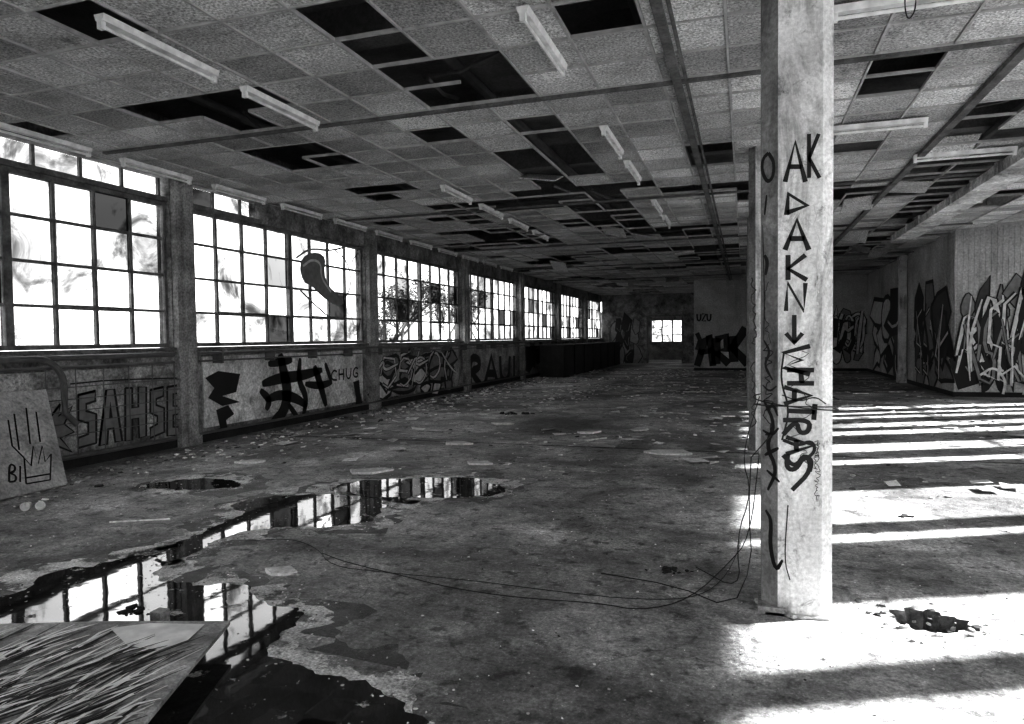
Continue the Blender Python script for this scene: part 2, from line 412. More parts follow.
for y in pil[1:]:
    if y<YB: mb.box((XL-.25,y-.2,SILL-.05),(XL,y+.2,4.08),0)
mb.obj("wall_left",[M_brick])
mb=MB(); mb.box((XL+.0,YF,SILL-.05),(XL+.06,YB,SILL-.005)); mb.obj("trim_4",[M_frame])
for y in pil:
    if y>YB: continue
    mb=MB(); w=.18
    mb.box((XL+.001,y-w,0),(XL+.1,y+w,4.07)); mb.box((XL+.1,y-w*.5,0.01),(XL+.16,y+w*.5,4.06)); mb.box((XL+.001,y-w-.03,0),(XL+.13,y+w+.03,.2))
    mb.obj("pilaster",[M_pil])
for k,(y0,y1,z0,z1,m) in enumerate([(9.0,13.9,.22,1.36,M_wallw),(14.7,19.5,.2,1.36,M_wall),(20.4,25.2,.2,1.36,M_wall),(26.1,31,.2,1.36,M_wall),(4.0,8.3,.25,1.25,M_wall)]):
    mb=MB(); mb.box((XL+.001,y0,z0),(XL+.025,y1,z1),0)
    mb.obj("infill_panel",[m])
mb=MB(); mb.box((XL,YF,0),(XL+.04,YB,.14)); mb.obj("baseboard_left",[M_dark])
mb=MB(); xp=XL+.23
for z,r in ((1.42,.035),(1.30,.02),(.18,.03)):
    mb.tube([(xp,3.2,z),(xp,8.2,z)],r,0)
    mb.tube([(xp,8.7,z),(xp,35,z)],r*.7,0)
for z in (.45,.6,.75,.9,1.05): mb.tube([(xp,6.2,z),(xp,8.3,z)],.006,0,5)
for yy in (6.2,6.6,7.0,7.4,7.8,8.2): mb.tube([(xp,yy,.18),(xp,yy,1.3)],.007,0,5)
xa=XL+.34
arc=[Vector((xa,4.8,1.42))]+[Vector((xa,6.0+.35*math.sin(a),1.42-.35+.35*math.cos(a))) for a in [i*math.pi/2/8 for i in range(9)]]+[Vector((xa,6.35,.75)),Vector((xa,6.5,.6))]
mb.tube(arc,.04,0)
y=9.2
while y<34: mb.box((XL+.06,y-.02,1.25),(xp+.02,y+.02,1.46)); y+=1.3
mb.obj("heating_pipe",[M_pipe])

# ------------------------------------------------------------------ right wall with the windows the sun comes through
SP=[(-5.5,-1.5),(-.8,1.8),(2.4,4.6),(5.0,7.26),(7.50,8.42),(9.58,9.9),(10.12,11.5),(12.85,13.3),(13.8,14.6),(15.4,16.0),(16.3,17.0),(17.6,18.1),(18.35,18.8),(19.2,19.85)]
mb=MB(); RS=.7; RT=3.74
mb.box((XR,YF,0),(XR+.12,20,RS)); mb.box((XR,YF,RT),(XR+.12,20,SZ))
prev=YF
for a,b in SP: mb.box((XR,prev,RS),(XR+.12,a,RT)); prev=b
mb.box((XR,prev,RS),(XR+.12,20,RT)); mb.box((XR,20,0),(XR+.12,YB,SZ))
mb.obj("wall_right",[M_wall])
for a,b in SP:
    window(f"window_{wi}",XR+.06,[(a,b)],RS,RT,max(1,round((b-a)/1.1)),2,glass=False,thick=.04); wi+=1
mb=MB(); mb.box((XR-.03,YF,0),(XR,20,.12)); mb.obj("baseboard_right",[M_dark])
mb=MB(); mb.box((XL,YF-.25,0),(XR,YF,.8)); mb.box((XL,YF-.25,3.8),(XR,YF,SZ))
for x in (XL,-4.2,0,4.2): mb.box((x,YF-.25,.8),(x+.4,YF,3.8))
mb.box((XR-.4,YF-.25,.8),(XR,YF,3.8))
mb.obj("wall_front",[M_wall])
for x0,x1 in ((XL+.4,-4.2),(-3.8,0),(.4,4.2),(4.6,XR-.4)):  # unseen windows behind the camera, added as fill for the column front
    window(f"window_{wi}",YF-.12,[(x0,x1)],.8,3.8,5,4,glass=False,axis='X'); wi+=1

# ------------------------------------------------------------------ back walls
DX0,DX1=-5.45,-3.5
mb=MB()
mb.box((XL,YB,0),(DX0,YB+.25,SZ)); mb.box((DX1,YB,0),(-2.2,YB+.25,SZ)); mb.box((DX0,YB,2.75),(DX1,YB+.25,SZ))
mb.obj("wall_back",[M_brick])
mb=MB(); mb.box((DX0-.08,YB-.04,0),(DX0,YB-.005,2.8)); mb.box((DX1,YB-.04,0),(DX1+.08,YB-.005,2.8)); mb.box((DX0,YB-.04,2.75),(DX1,YB-.005,2.83))
mb.obj("door_1",[M_frame])
mb=MB(); yy=YB+6
mb.box((XL,yy,0),(0,yy+.2,1.15)); mb.box((XL,yy,2.7),(0,yy+.2,SZ)); mb.box((XL,yy,1.15),(-6.0,yy+.2,2.7)); mb.box((-3.2,yy,1.15),(0,yy+.2,2.7))
mb.box((XL,YB+.25,2.95),(0,yy,3.1)); mb.box((XL-.2,YB+.25,0),(XL,yy+.2,3.1)); mb.box((-2,YB+.25,0),(-1.8,yy,3.1))
mb.obj("wall_far_room",[M_wall])
window(f"window_{wi}",yy+.1,[(-6.0,-3.2)],1.15,2.7,4,3,miss=.1,thick=.09,axis='X'); wi+=1
YW=33.0; XS=4.95; YC=20.0
mb=MB(); mb.box((-2.2,YW,0),(XS,YW+.2,SZ)); mb.box((-2.2,YW+.2,0),(-2.0,YB,SZ))
x=-2.15
while x<XS-.05: mb.box((x,YW-.012,.0),(x+.07,YW,SZ)); x+=.15
mb.obj("wall_partition",[M_rib])
mb=MB(); mb.box((XS,YC,0),(XS+.2,YW,SZ)); mb.box((XS+.2,YC,0),(XR,YC+.2,SZ))
x=XS+.05
while x<XR-.1: mb.box((x,YC-.012,0),(x+.06,YC,SZ)); x+=.12
y=YC+.05
while y<YW-.05: mb.box((XS-.012,y,0),(XS,y+.06,SZ)); y+=.14
mb.obj("wall_corner_block",[M_rib])
mb=MB(); mb.box((XS-.03,YC-.03,0),(XR-.1,YC-.013,.12)); mb.box((XS-.03,YC,0),(XS-.013,YW,.12)); mb.box((-2.2,YW-.03,0),(XS,YW-.013,.12)); mb.obj("baseboard_back",[M_dark])
mb=MB(); mb.box((XS-.24,25.2,0),(XS-.04,25.5,CZ)); mb.box((XS-.27,25.17,0),(XS-.03,25.53,.3)); mb.box((XS-.27,25.17,CZ-.15),(XS-.03,25.53,CZ-.03)); mb.obj("service_post",[M_col])

# ------------------------------------------------------------------ columns
def column(cx,cy,name="concrete_column"):
    mb=MB(); w=.1875; c=.085
    prof=[(-w,-w+c),(-w+c,-w),(w-c*.7,-w),(w,-w+c*.7),(w,w-c),(w-c,w),(-w+c,w),(-w,w-c)]
    zs=[0.0,.10,.13,1.0,2.0,3.0,SZ-.4]
    for k in range(len(zs)):
        for (x,y) in prof: mb.v.append((cx+x,cy+y,zs[k]))
    n=8
    for k in range(len(zs)-1):
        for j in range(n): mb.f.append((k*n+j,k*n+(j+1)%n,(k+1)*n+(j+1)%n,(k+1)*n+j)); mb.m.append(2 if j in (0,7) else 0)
    for _ in range(16):
        a=R.uniform(0,6.28); chunk(mb,Vector((cx+math.cos(a)*.2,cy+math.sin(a)*.2,0)),R.uniform(.03,.05),0,.4)
    mb.box((cx-w-.02,cy-w-.02,0),(cx-.06,cy+.05,.045),1); mb.box((cx-w*.9,cy-w-.02,0),(cx+w*.9,cy-w,.015))
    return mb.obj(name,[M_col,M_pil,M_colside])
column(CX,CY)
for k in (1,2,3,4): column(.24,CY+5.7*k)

# ------------------------------------------------------------------ graffiti system
class Pl:
    def __init__(s,o,a,b,n): s.o=Vector(o); s.a=Vector(a).normalized(); s.b=Vector(b).normalized(); s.n=Vector(n).normalized()
    def W(s,p,e): return s.o+s.a*p[0]+s.b*p[1]+s.n*e
    def px(s,x,y):
        q=on_plane(x,y,s.o,s.n)-s.o; return Vector((q.dot(s.a),q.dot(s.b)))
def ribbon(mb,pl,pts,w,mi=0,e=.003,closed=False,taper=False):
    pts=[Vector(p) for p in pts]; n=len(pts)
    if n<2: return
    L=[];Rr=[]
    for i in range(n):
        if closed: t=(pts[(i+1)%n]-pts[i-1])
        else: t=(pts[min(i+1,n-1)]-pts[max(i-1,0)])
        if t.length<1e-6: t=Vector((1,0))
        t.normalize(); nr=Vector((-t.y,t.x)); ww=w
        if taper: ww=w*(.35+.65*math.sin(math.pi*(i+.5)/n))
        L.append(pl.W(pts[i]+nr*ww/2,e)); Rr.append(pl.W(pts[i]-nr*ww/2,e))
    for i in range(n if closed else n-1):
        j=(i+1)%n; mb.face([L[i],L[j],Rr[j],Rr[i]],mi)
FONT={'A':[[(0,0),(.35,1),(.7,0)],[(.12,.38),(.58,.38)]],'D':[[(.05,0),(.1,1),(.65,.45),(.05,.1)]],'K':[[(0,0),(0,1)],[(.6,1),(0,.45),(.65,0)]],'O':[[(.35,1),(.05,.8),(0,.4),(.3,0),(.6,.2),(.65,.7),(.35,1)]],
'R':[[(0,0),(0,1),(.5,.95),(.55,.6),(0,.5),(.6,0)]],'N':[[(0,0),(.05,1),(.55,0),(.6,1)]],'W':[[(0,1),(.2,0),(.4,.7),(.6,0),(.8,1)]],'H':[[(0,0),(0,1)],[(.55,0),(.55,1)],[(0,.5),(.55,.55)]],
'T':[[(0,1),(.7,.95)],[(.35,1),(.3,0)]],'S':[[(.6,.9),(.2,1),(.05,.7),(.55,.4),(.5,.05),(0,.1)]],'B':[[(0,0),(0,1),(.45,.9),(.45,.6),(0,.5),(.55,.35),(.5,.02),(0,0)]],
'8':[[(.3,.5),(.05,.75),(.3,1),(.55,.75),(.3,.5),(.02,.25),(.3,0),(.58,.25),(.3,.5)]],'C':[[(.6,.85),(.3,1),(0,.6),(.1,.1),(.6,.1)]],'U':[[(0,1),(.05,.2),(.3,0),(.55,.2),(.6,1)]],
'G':[[(.6,.85),(.3,1),(0,.6),(.1,.1),(.55,.1),(.6,.45),(.3,.45)]],'L':[[(0,1),(0,0),(.5,.03)]],'Z':[[(0,1),(.6,1),(0,0),(.6,.03)]],'E':[[(.55,1),(0,.97),(0,0),(.55,.03)],[(0,.5),(.45,.52)]],
'v':[[(.3,1),(.3,0)],[(0,.35),(.3,0),(.6,.35)]]}
def pxs(pl,pts,it=1): return smooth([pl.px(*p) for p in pts],False,it)
def fill(mb,pl,pts,mi,e,it=0):
    P=[pl.px(*p) for p in pts]
    if it: P=smooth(P,True,it)
    for t in tessellate_polygon([[Vector((p.x,p.y,0)) for p in P]]): mb.face([pl.W(P[k],e) for k in t],mi)
def wild(mb,pl,a0,b0,a1,b1,n,seed,w,fillmi=1,outmi=0,bg=None,lay=.003,ks=(3,4)):
    r=random.Random(seed); W=(a1-a0)/n; H=b1-b0
    for i in range(n):
        x=a0+W*i; 
        for k in range(r.randint(*ks)):
            typ=r.randint(0,5)
            if typ==0: pts=[(x+W*r.uniform(-.1,.5),b0+H*r.uniform(0,.15)),(x+W*r.uniform(.0,.6),b0+H*.5),(x+W*r.uniform(.2,.9),b0+H*r.uniform(.85,1))]
            elif typ==1: 
                c0=r.uniform(.3,.6); pts=[(x+W*.1,b0+H*c0),(x+W*.3,b0+H*(c0+.4)),(x+W*.9,b0+H*(c0+.35)),(x+W*1.0,b0+H*(c0-.05)),(x+W*.5,b0+H*(c0-.3)),(x+W*.2,b0+H*(c0-.2))]
            elif typ==2: pts=[(x+W*r.uniform(0,.3),b0+H*r.uniform(.6,1)),(x+W*.6,b0+H*r.uniform(.3,.6)),(x+W*1.1,b0+H*r.uniform(0,.3)),(x+W*1.3,b0+H*r.uniform(.1,.3))]
            elif typ==3: pts=[(x+W*.9,b0+H*.9),(x+W*.3,b0+H*.8),(x+W*.2,b0+H*.45),(x+W*.8,b0+H*.4),(x+W*.7,b0+H*.05),(x,b0+H*.12)]
            elif typ==4: 
                y_=b0+H*r.uniform(.1,.85); pts=[(x-W*.2,y_),(x+W*.5,y_+H*.1),(x+W*1.1,y_-H*.05),(x+W*.95,y_-H*.2)]
            else:
                y_=b0+H*r.uniform(.3,.7); pts=[(x-W*.3,y_-H*.2),(x+W*.3,y_+H*.25),(x+W*.25,y_-H*.05),(x+W*1.1,y_+H*.1)]
            P=[Vector(p) for p in pts]; P=smooth(P,False,r.choice((0,0,1,2)))
            ww=w*r.uniform(.7,1.3)
            ribbon(mb,pl,P,ww,outmi,lay,taper=r.random()<.5)
            if fillmi is not None: ribbon(mb,pl,P,ww*.6,fillmi if r.random()<.75 else outmi,lay+.0005,taper=True)
            lay+=.0008
    return lay
def blob(mb,pl,px0,px1,py0,py1,n,seed,fillmi,hi):
    r=random.Random(seed); A_=pl.px(px0,py1); B_=pl.px(px1,py0); a0,b0,a1,b1=A_.x,A_.y,B_.x,B_.y
    W=(a1-a0)/n; H=b1-b0; e=.004
    for i in range(n):
        cx=a0+W*(i+.5)
        for k in range(3):
            m=r.randint(5,9); P=[]; hx=W*r.uniform(.4,.9); hy=H*r.uniform(.18,.32); cy=b0+H*(.2+.3*k)+H*r.uniform(-.06,.06); ccx=cx+W*r.uniform(-.25,.25); a_=r.uniform(0,6)
            for q in range(m):
                t=a_+2*math.pi*q/m; k_=r.uniform(.4,1.35); P.append(Vector((ccx+math.cos(t)*hx*k_,cy+math.sin(t)*hy*k_)))
            if r.random()<.3: P=smooth(P,True,1)
            f=r.choice(fillmi)
            for t in tessellate_polygon([[Vector((p.x,p.y,0)) for p in P]]): mb.face([pl.W(P[j],e) for j in t],f)
            ribbon(mb,pl,P,abs(W)*.10,0,e+.0006,closed=True)
            if hi is not None:
                c=Vector((ccx,cy)); ribbon(mb,pl,[c+(p-c)*.62 for p in P[:max(3,len(P)//2)]],abs(W)*.06,hi,e+.001)
            e+=.0014
    return e
def letter(ch,x0,y0,x1,y1,w,pl,mb,mi=0,rot=False,e=.003):
    xm=.62
    for line in FONT[ch]:
        P=[]
        for (u,v) in line:
            if rot: X=x0+(x1-x0)*v; Y=y0+(y1-y0)*(u/xm)
            else: X=x0+(x1-x0)*u/xm; Y=y1+(y0-y1)*v
            P.append(pl.px(X,Y))
        if ch in 'OSBGCU8R': P=smooth(P,False,2)
        ribbon(mb,pl,P,w,mi,e)
# column lettering
pf=Pl((CX,CY-.1875,0),(1,0,0),(0,0,1),(0,-1,0))
mb=MB()
letter('A',785,142,803,182,.026,pf,mb); letter('K',809,134,819,178,.020,pf,mb)
letter('D',785,194,806,215,.028,pf,mb); letter('A',785,220,806,250,.028,pf,mb)
letter('K',788,255,806,280,.026,pf,mb); letter('N',786,283,806,311,.024,pf,mb); letter('v',786,315,803,343,.024,pf,mb)
yy=346
for k,(ch,hh) in enumerate(zip("WHATRAS",(24,17,17,16,17,17,20))):
    j=(-2,2,-1,3,-2,1,0)[k]
    letter(ch,785+j,yy,812+j,yy+hh-2,.026,pf,mb,rot=True,e=.004); yy+=hh
ribbon(mb,pf,pxs(pf,[(783,455),(795,468),(806,452),(812,470),(792,490)],2),.024,0)
ribbon(mb,pf,pxs(pf,[(784,352),(780,380),(790,410),(782,440)],2),.010,0)
ribbon(mb,pf,pxs(pf,[(782,395),(800,402),(815,396),(826,404)],2),.006,0)
ribbon(mb,pf,pxs(pf,[(783,440),(798,446),(812,440),(816,452),(800,462)],2),.018,0)
def scrib(pl,x0,y0,x1,y1,n_,w,mi,seed):
    r=random.Random(seed); pts=[(r.uniform(x0,x1),y0+(y1-y0)*i/n_+r.uniform(-3,3)) for i in range(n_)]
    ribbon(mb,pl,pxs(pl,pts,1),w,mi)
scrib(pf,813,440,821,500,40,.0035,1,1); scrib(pf,813,442,820,470,20,.0035,1,17); scrib(pf,812,205,820,300,14,.005,2,3); scrib(pf,814,275,819,310,12,.007,2,5)
scrib(pf,784,350,812,480,22,.004,1,27)
ribbon(mb,pf,pxs(pf,[(788,505),(784,560),(790,580)],2),.006,0)
pc=Pl((CX-.1875,CY-.1875+.085,0),(1,-1,0),(0,0,1),(-1,-1,0))
letter('O',762,153,774,183,.022,pc,mb)
for seg,w in (([(767,195),(765,215)],.014),([(765,255),(768,262),(766,275)],.026),([(763,225),(765,300),(764,340)],.008),([(764,340),(771,352),(764,365),(773,380)],.018),([(764,400),(776,425),(766,445),(778,470),(768,490)],.03),([(766,410),(774,404),(778,416)],.02),([(763,430),(772,436),(779,428)],.018),([(766,510),(772,520),(770,545),(776,572),(783,560)],.03),([(765,455),(779,448)],.022),([(767,470),(780,482)],.018),([(763,385),(770,392),(777,386)],.012)):
    ribbon(mb,pc,pxs(pc,seg,2),w,0,taper=True)
scrib(pc,763,345,776,440,34,.006,0,9); scrib(pc,763,280,772,345,16,.004,0,19)
mb.obj("column_graffiti",[M_black,M_dgrey,M_lgrey])
p2=Pl((.24,CY+5.7-.1875,0),(1,0,0),(0,0,1),(0,-1,0)); mb=MB(); scrib(p2,750,280,757,350,24,.016,0,4); scrib(p2,750,360,757,430,18,.014,0,6); mb.obj("column_graffiti",[M_dgrey])

# left wall graffiti
pw=Pl((XL+.026,0,0),(0,1,0),(0,0,1),(1,0,0))
mb=MB()
def blockl(pts,fillmi=1,w=.035,e=.0035):
    P=[pw.px(*p) for p in pts]
    for t in tessellate_polygon([[Vector((p.x,p.y,0)) for p in P]]): mb.face([pw.W(P[k],e) for k in t],fillmi)
    ribbon(mb,pw,P+[P[0],P[1]],w,0,e+.0015)
# outlined block letters S A H S E with a spiky flourish to the left
blockl([(42,428),(60,404),(58,416),(72,406),(64,424),(74,432),(60,438),(72,452),(52,444)],1,.03)
blockl([(78,395),(95,391),(95,401),(86,404),(86,411),(96,414),(96,443),(78,448),(78,438),(88,434),(88,423),(78,420)])
blockl([(99,446),(106,390),(114,389),(122,441),(115,442),(113,428),(108,429),(107,444)])
blockl([(109,418),(110,402),(112,418)],0,.01,.006)
blockl([(125,388),(132,388),(132,408),(138,407),(138,387),(146,387),(146,436),(139,438),(138,418),(132,419),(132,440),(125,441)])
blockl([(150,390),(163,387),(163,396),(156,399),(156,405),(164,408),(164,432),(150,438),(150,428),(157,424),(157,416),(150,413)])
blockl([(167,387),(179,385),(179,393),(173,394),(173,406),(179,406),(179,414),(173,415),(173,427),(179,427),(179,435),(167,436)])
ribbon(mb,pw,pxs(pw,[(70,384),(110,380),(178,378)],1),.02,0,.004); ribbon(mb,pw,pxs(pw,[(74,458),(120,450),(178,441)],1),.03,0,.004)
mb.obj("spray_graffiti",[M_black,M_mgrey])
mb=MB()
fill(mb,pw,[(205,378),(218,371),(240,374),(236,392),(222,396),(240,402),(222,406),(208,398),(214,388)],0,.004)
fill(mb,pw,[(216,410),(228,405),(234,414),(226,420),(228,434),(206,440),(208,432),(220,428)],0,.004)
for seg,w in (([(262,384),(280,378),(300,376),(322,370)],.22),([(280,354),(283,370),(288,392),(284,412),(272,422)],.28),([(266,400),(280,394),(296,398),(307,406)],.2),([(300,358),(298,380),(307,398),(303,416)],.16),([(314,366),(319,380),(326,406)],.2),([(268,364),(292,360)],.16),([(260,390),(270,400),(266,410)],.16),([(305,384),(320,386),(332,382)],.16),([(325,363),(331,381)],.12),([(288,404),(298,418)],.12)):
    ribbon(mb,pw,pxs(pw,seg,2),w,0,.004,taper=True)
for ch,x0,x1,y in (('C',331,337,370),('H',339,344,369),('U',346,351,368),('G',353,358,367)): letter(ch,x0,y,x1,y+11,.04,pw,mb)
fill(mb,pw,[(353,382),(359,380),(360,393),(363,406),(355,412),(356,398)],0,.004)
mb.obj("spray_graffiti",[M_black])
mb=MB()
l=blob(mb,pw,378,455,352,402,5,14,[1,2,2],None)
wild(mb,pw,pw.px(378,385).x,.35,pw.px(452,385).x,1.4,5,71,.11,1,0,lay=l,ks=(2,3))
mb.obj("spray_graffiti",[M_black,M_lgrey,M_mgrey])
mb=MB()
x=470
for ch,wd in zip("RAUL",(15,15,14,14)):
    letter(ch,x,357-(x-470)*.03,x+wd-4,385-(x-470)*.1,.26,pw,mb); x+=wd
a=pw.px(524,370).x; wild(mb,pw,a,.3,a+6.5,1.4,5,5,.4,None,0)
mb.obj("spray_graffiti",[M_black])
pb=Pl((0,YB-.01,0),(1,0,0),(0,0,1),(0,-1,0))
mb=MB(); blob(mb,pb,609,640,316,364,4,21,[1,0,1],1); mb.obj("spray_graffiti",[M_black,M_mgrey])
pp=Pl((0,YW-.014,0),(1,0,0),(0,0,1),(0,-1,0))
mb=MB()
for s,w in (([(697,366),(705,340),(709,335),(713,366)],.3),([(699,353),(713,350)],.25),([(716,338),(716,364)],.4),([(716,340),(726,336),(727,350),(716,352),(729,364)],.35),([(732,336),(734,362)],.4),([(746,328),(733,348),(748,364)],.4),([(697,333),(700,340),(697,350)],.2)):
    ribbon(mb,pp,pxs(pp,s,0),w,0,.004)
for k,ch in enumerate("UZU"): letter(ch,697+k*5,314,701+k*5,321,.07,pp,mb)
mb.obj("spray_graffiti",[M_black])
mb=MB()
l=blob(mb,pp,832,866,311,362,3,35,[1,1,2],None)
wild(mb,pp,pp.px(833,340).x,.7,pp.px(864,340).x,2.7,3,73,.2,1,0,lay=l,ks=(3,4))
mb.obj("spray_graffiti",[M_black,M_lgrey,M_mgrey])
ps=Pl((XS-.014,YW,0),(0,-1,0),(0,0,1),(-1,0,0))
mb=MB()
l=blob(mb,ps,874,903,300,370,3,41,[1,2,0],1)
l=blob(mb,ps,916,950,290,384,3,44,[0,2,3,0],None)
wild(mb,ps,ps.px(916,350).x,.3,ps.px(948,350).x,2.5,4,75,.18,1,0,lay=l,ks=(3,4))
mb.obj("spray_graffiti",[M_black,M_lgrey,M_dgrey,M_mgrey])
pq=Pl((0,YC-.014,0),(1,0,0),(0,0,1),(0,-1,0))
mb=MB()
l=blob(mb,pq,960,1090,278,392,8,55,[2,0,3,0,2],None)
l=wild(mb,pq,5.1,.15,8.2,2.8,8,57,.17,1,0,lay=l,ks=(3,4)); l=wild(mb,pq,5.1,.2,8.2,2.3,8,61,.12,3,0,lay=l,ks=(2,2)); wild(mb,pq,5.15,.3,8.1,2.6,7,67,.05,None,1,lay=l,ks=(2,2))
mb.obj("spray_graffiti",[M_black,M_lgrey,M_dgrey,M_mgrey])
pgl=Pl((XL-.06,0,0),(0,1,0),(0,0,1),(1,0,0)); mb=MB()
fill(mb,pgl,[(299,264),(306,254),(318,252),(326,258),(324,272),(328,286),(340,296),(344,305),(336,306),(322,297),(312,286),(303,282)],0,.0,1)
for s,w in (([(296,258),(310,248),(330,251),(345,247)],.04),([(335,250),(348,262),(352,285),(344,300)],.035),([(300,290),(315,305),(330,318)],.04),([(352,262),(358,250),(361,262)],.03)):
    ribbon(mb,pgl,pxs(pgl,s,2),w,0,.001)
ribbon(mb,pgl,pxs(pgl,[(303,266),(312,259),(321,263),(321,278),(331,292)],2),.05,1,.002)
mb.obj("glass_graffiti",[M_mgrey,M_lgrey])

# ------------------------------------------------------------------ fluorescent fixtures
def fixture_mesh():
    mb=MB(); L=1.22
    prof=[(-.05,0),(-.035,-.05),(.035,-.05),(.05,0)]
    for (xa,za),(xb,zb) in zip(prof,prof[1:]+prof[:1]):
        mb.face([(xa,0,za),(xb,0,zb),(xb,L,zb),(xa,L,za)])
    mb.face([(x,0,z) for x,z in prof]); mb.face([(x,L,z) for x,z in reversed(prof)])
    mb.tube([(0,.04,-.085),(0,L-.04,-.085)],.016,1,8)
    for y in (.0,L-.04): mb.box((-.022,y,-.11),(.022,y+.04,-.045),0)
    return mb.obj("fluorescent_fixture",[M_white,M_tube])
base=fixture_mesh(); used=False
def fixture(x,y,z=CZ-.01,rz=0,rx=0):
    global used
    if not used: o=base; used=True
    else: o=bpy.data.objects.new("fluorescent_fixture",base.data); scene.collection.objects.link(o)
    o.location=(x,y,z); o.rotation_euler=(rx,0,rz)
for y in (5.6,7.3,9.0,10.7,12.4,14.1,15.8,17.5,19.2,20.9,22.6): fixture(-7.87,y,CZ-.02)
for y in (4.1,5.7,10.4,12.1,13.8,15.5): fixture(-4.6,y)
for y in (5.06,8.2,9.9,12.9,14.6): fixture(-1.57,y)
fixture(1.85,5.9,rz=math.pi/2); fixture(2.0,9.25,rz=math.pi/2,); fixture(3.45,11.1,rz=math.pi/2)

# ------------------------------------------------------------------ leaning board with scrawl
A=Vector((-7.16,4.0,.02)); B=Vector((-7.2,5.82,.02)); C=Vector((-7.84,6.1,1.06)); D=A+(C-B)
nb=(B-A).cross(D-A).normalized(); nb = nb if nb.x>0 else -nb
mb=MB(); q=[A,B,C,D]
for i in range(4): 
    j=(i+1)%4; mb.face([q[i],q[j],q[j]-nb*.03,q[i]-nb*.03])
mb.face(q); mb.face([p-nb*.03 for p in reversed(q)])
board=mb.obj("leaning_board",[grunge("board_laminate",.22,.52,3,.6,.1)])
pbd=Pl(A,(B-A),nb.cross(B-A),nb)
if pbd.b.z<0: pbd.b=-pbd.b
mb=MB()
letter('B',9,464,17,482,.022,pbd,mb)
for s in ([(26,484),(24,458),(31,466),(33,446),(38,464),(42,446),(45,462),(51,454),(50,480),(26,484)],[(26,478),(50,474)],[(20,466),(20,482)],[(8,474),(14,472)],
          [(19,450),(14,414)],[(30,444),(26,408)],[(40,442),(36,412)],[(8,420),(12,446),(24,458)]): ribbon(mb,pbd,pxs(pbd,s,0),.018,0)
gg=mb.obj("board_scrawl",[M_black]); gg.parent=board

# ------------------------------------------------------------------ foreground sheet
z0=.13
q=[fl(-90,632,z0+.02),fl(-10,624,z0),fl(110,621,z0),fl(230,621,z0),fl(195,662,z0),fl(140,728,z0),fl(60,800,z0),fl(-140,800,z0)]
mb=MB(); mb.face([p for p in q]); mb.face([p-Vector((0,0,.02)) for p in reversed(q)])
for i in range(len(q)): j=(i+1)%len(q); mb.face([q[i],q[j],q[j]-Vector((0,0,.02)),q[i]-Vector((0,0,.02))])
P0=fl(215,632); P1=fl(150,735)
mb.box((P0.x-.35,P0.y-.1,0),(P0.x-.28,P0.y-.03,z0-.02)); mb.box((P1.x-.4,P1.y-.1,0),(P1.x-.3,P1.y,z0-.02))
fp=mb.obj("splintered_panel",[grunge("panel_veneer",.14,.6,4,.35,.2,60,finecon=.5,stain=(3,.45,.6,.4))])
pol=[Vector((p.x,p.y,0)) for p in q]
mb=MB()
T_=[fl(x,y,z0+.004) for x,y in ((110,628),(150,623),(205,624),(188,640),(160,650),(128,646))]
mb.face(T_,0)
for k in range(420):
    px_,py_=R.uniform(-90,120),R.uniform(636,800)
    p=fl(px_,py_,z0)
    tx,ty=px_+R.uniform(60,110),py_-R.uniform(26,46)
    e=fl(tx,ty,z0)
    l=R.uniform(.4,1.2); e=p+(e-p)*l
    if not (inpoly(p.x,p.y,pol) and inpoly(e.x,e.y,pol)): continue
    d=(e-p).normalized(); w=R.uniform(.003,.012); nrm=Vector((-d.y,d.x,0))*w
    m_=(p+e)/2+Vector((0,0,R.uniform(.004,.012)))+nrm*R.uniform(-2,2)
    p=p+Vector((0,0,.003)); e=e+Vector((0,0,.003))
    mi=0 if R.random()<.5 else 1
    mb.face([p-nrm*.5,m_-nrm,m_+nrm,p+nrm*.5],mi); mb.face([m_-nrm,e-nrm*.3,e+nrm*.3,m_+nrm],mi)
s=mb.obj("splinters",[M_white,M_black]); s.parent=fp

# ------------------------------------------------------------------ cups
def cup(p,ang):
    mb=MB(); n=16; d=Vector((math.cos(ang),math.sin(ang),0)); u=Vector((-d.y,d.x,0)); z=Vector((0,0,1)); c=p+Vector((0,0,.042))
    prof=[(0,.030),(.09,.040),(.093,.043),(.096,.040),(.09,.037),(.005,.027)]
    for (t,r) in prof:
        for j in range(n):
            a=2*math.pi*j/n; mb.v.append(tuple(c+d*t+u*math.cos(a)*r+z*math.sin(a)*r))
    for k in range(len(prof)-1):
        for j in range(n): mb.f.append((k*n+j,k*n+(j+1)%n,(k+1)*n+(j+1)%n,(k+1)*n+j)); mb.m.append(0)
    mb.f.append(tuple(range(n))); mb.m.append(0); mb.f.append(tuple((len(prof)-1)*n+j for j in range(n))); mb.m.append(0)
    mb.obj("paper_cup",[M_white],smooth=False)
cup(fl(29,509),-1.0); cup(fl(41,508),-.7)

# ------------------------------------------------------------------ debris
def near_col(x,y,m=.4): return any(abs(x-cx)<m and abs(y-cy)<m for cx,cy in [(CX,CY)]+[(.24,CY+5.7*k) for k in (1,2,3,4)])
def sheet(px,py,s,ang,asp=.6):
    p=fl(px,py); mb=MB(); k=R.choice((4,5,6)); P=[]
    for i in range(k):
        a=2*math.pi*i/k+R.uniform(-.4,.4); P.append(Vector((math.cos(a)*s,math.sin(a)*s*asp,0)))
    T=Matrix.Translation(p+Vector((0,0,.008)))@Matrix.Rotation(ang,4,'Z')
    top=[T@(v+Vector((0,0,.008+R.uniform(0,.02)))) for v in P]; bot=[T@(v+Vector((0,0,-.007))) for v in P]
    mb.face(top); mb.face(list(reversed(bot)))
    for i in range(k): j=(i+1)%k; mb.face([bot[i],bot[j],top[j],top[i]])
    mb.obj("broken_ceiling_tile",[M_sheet])
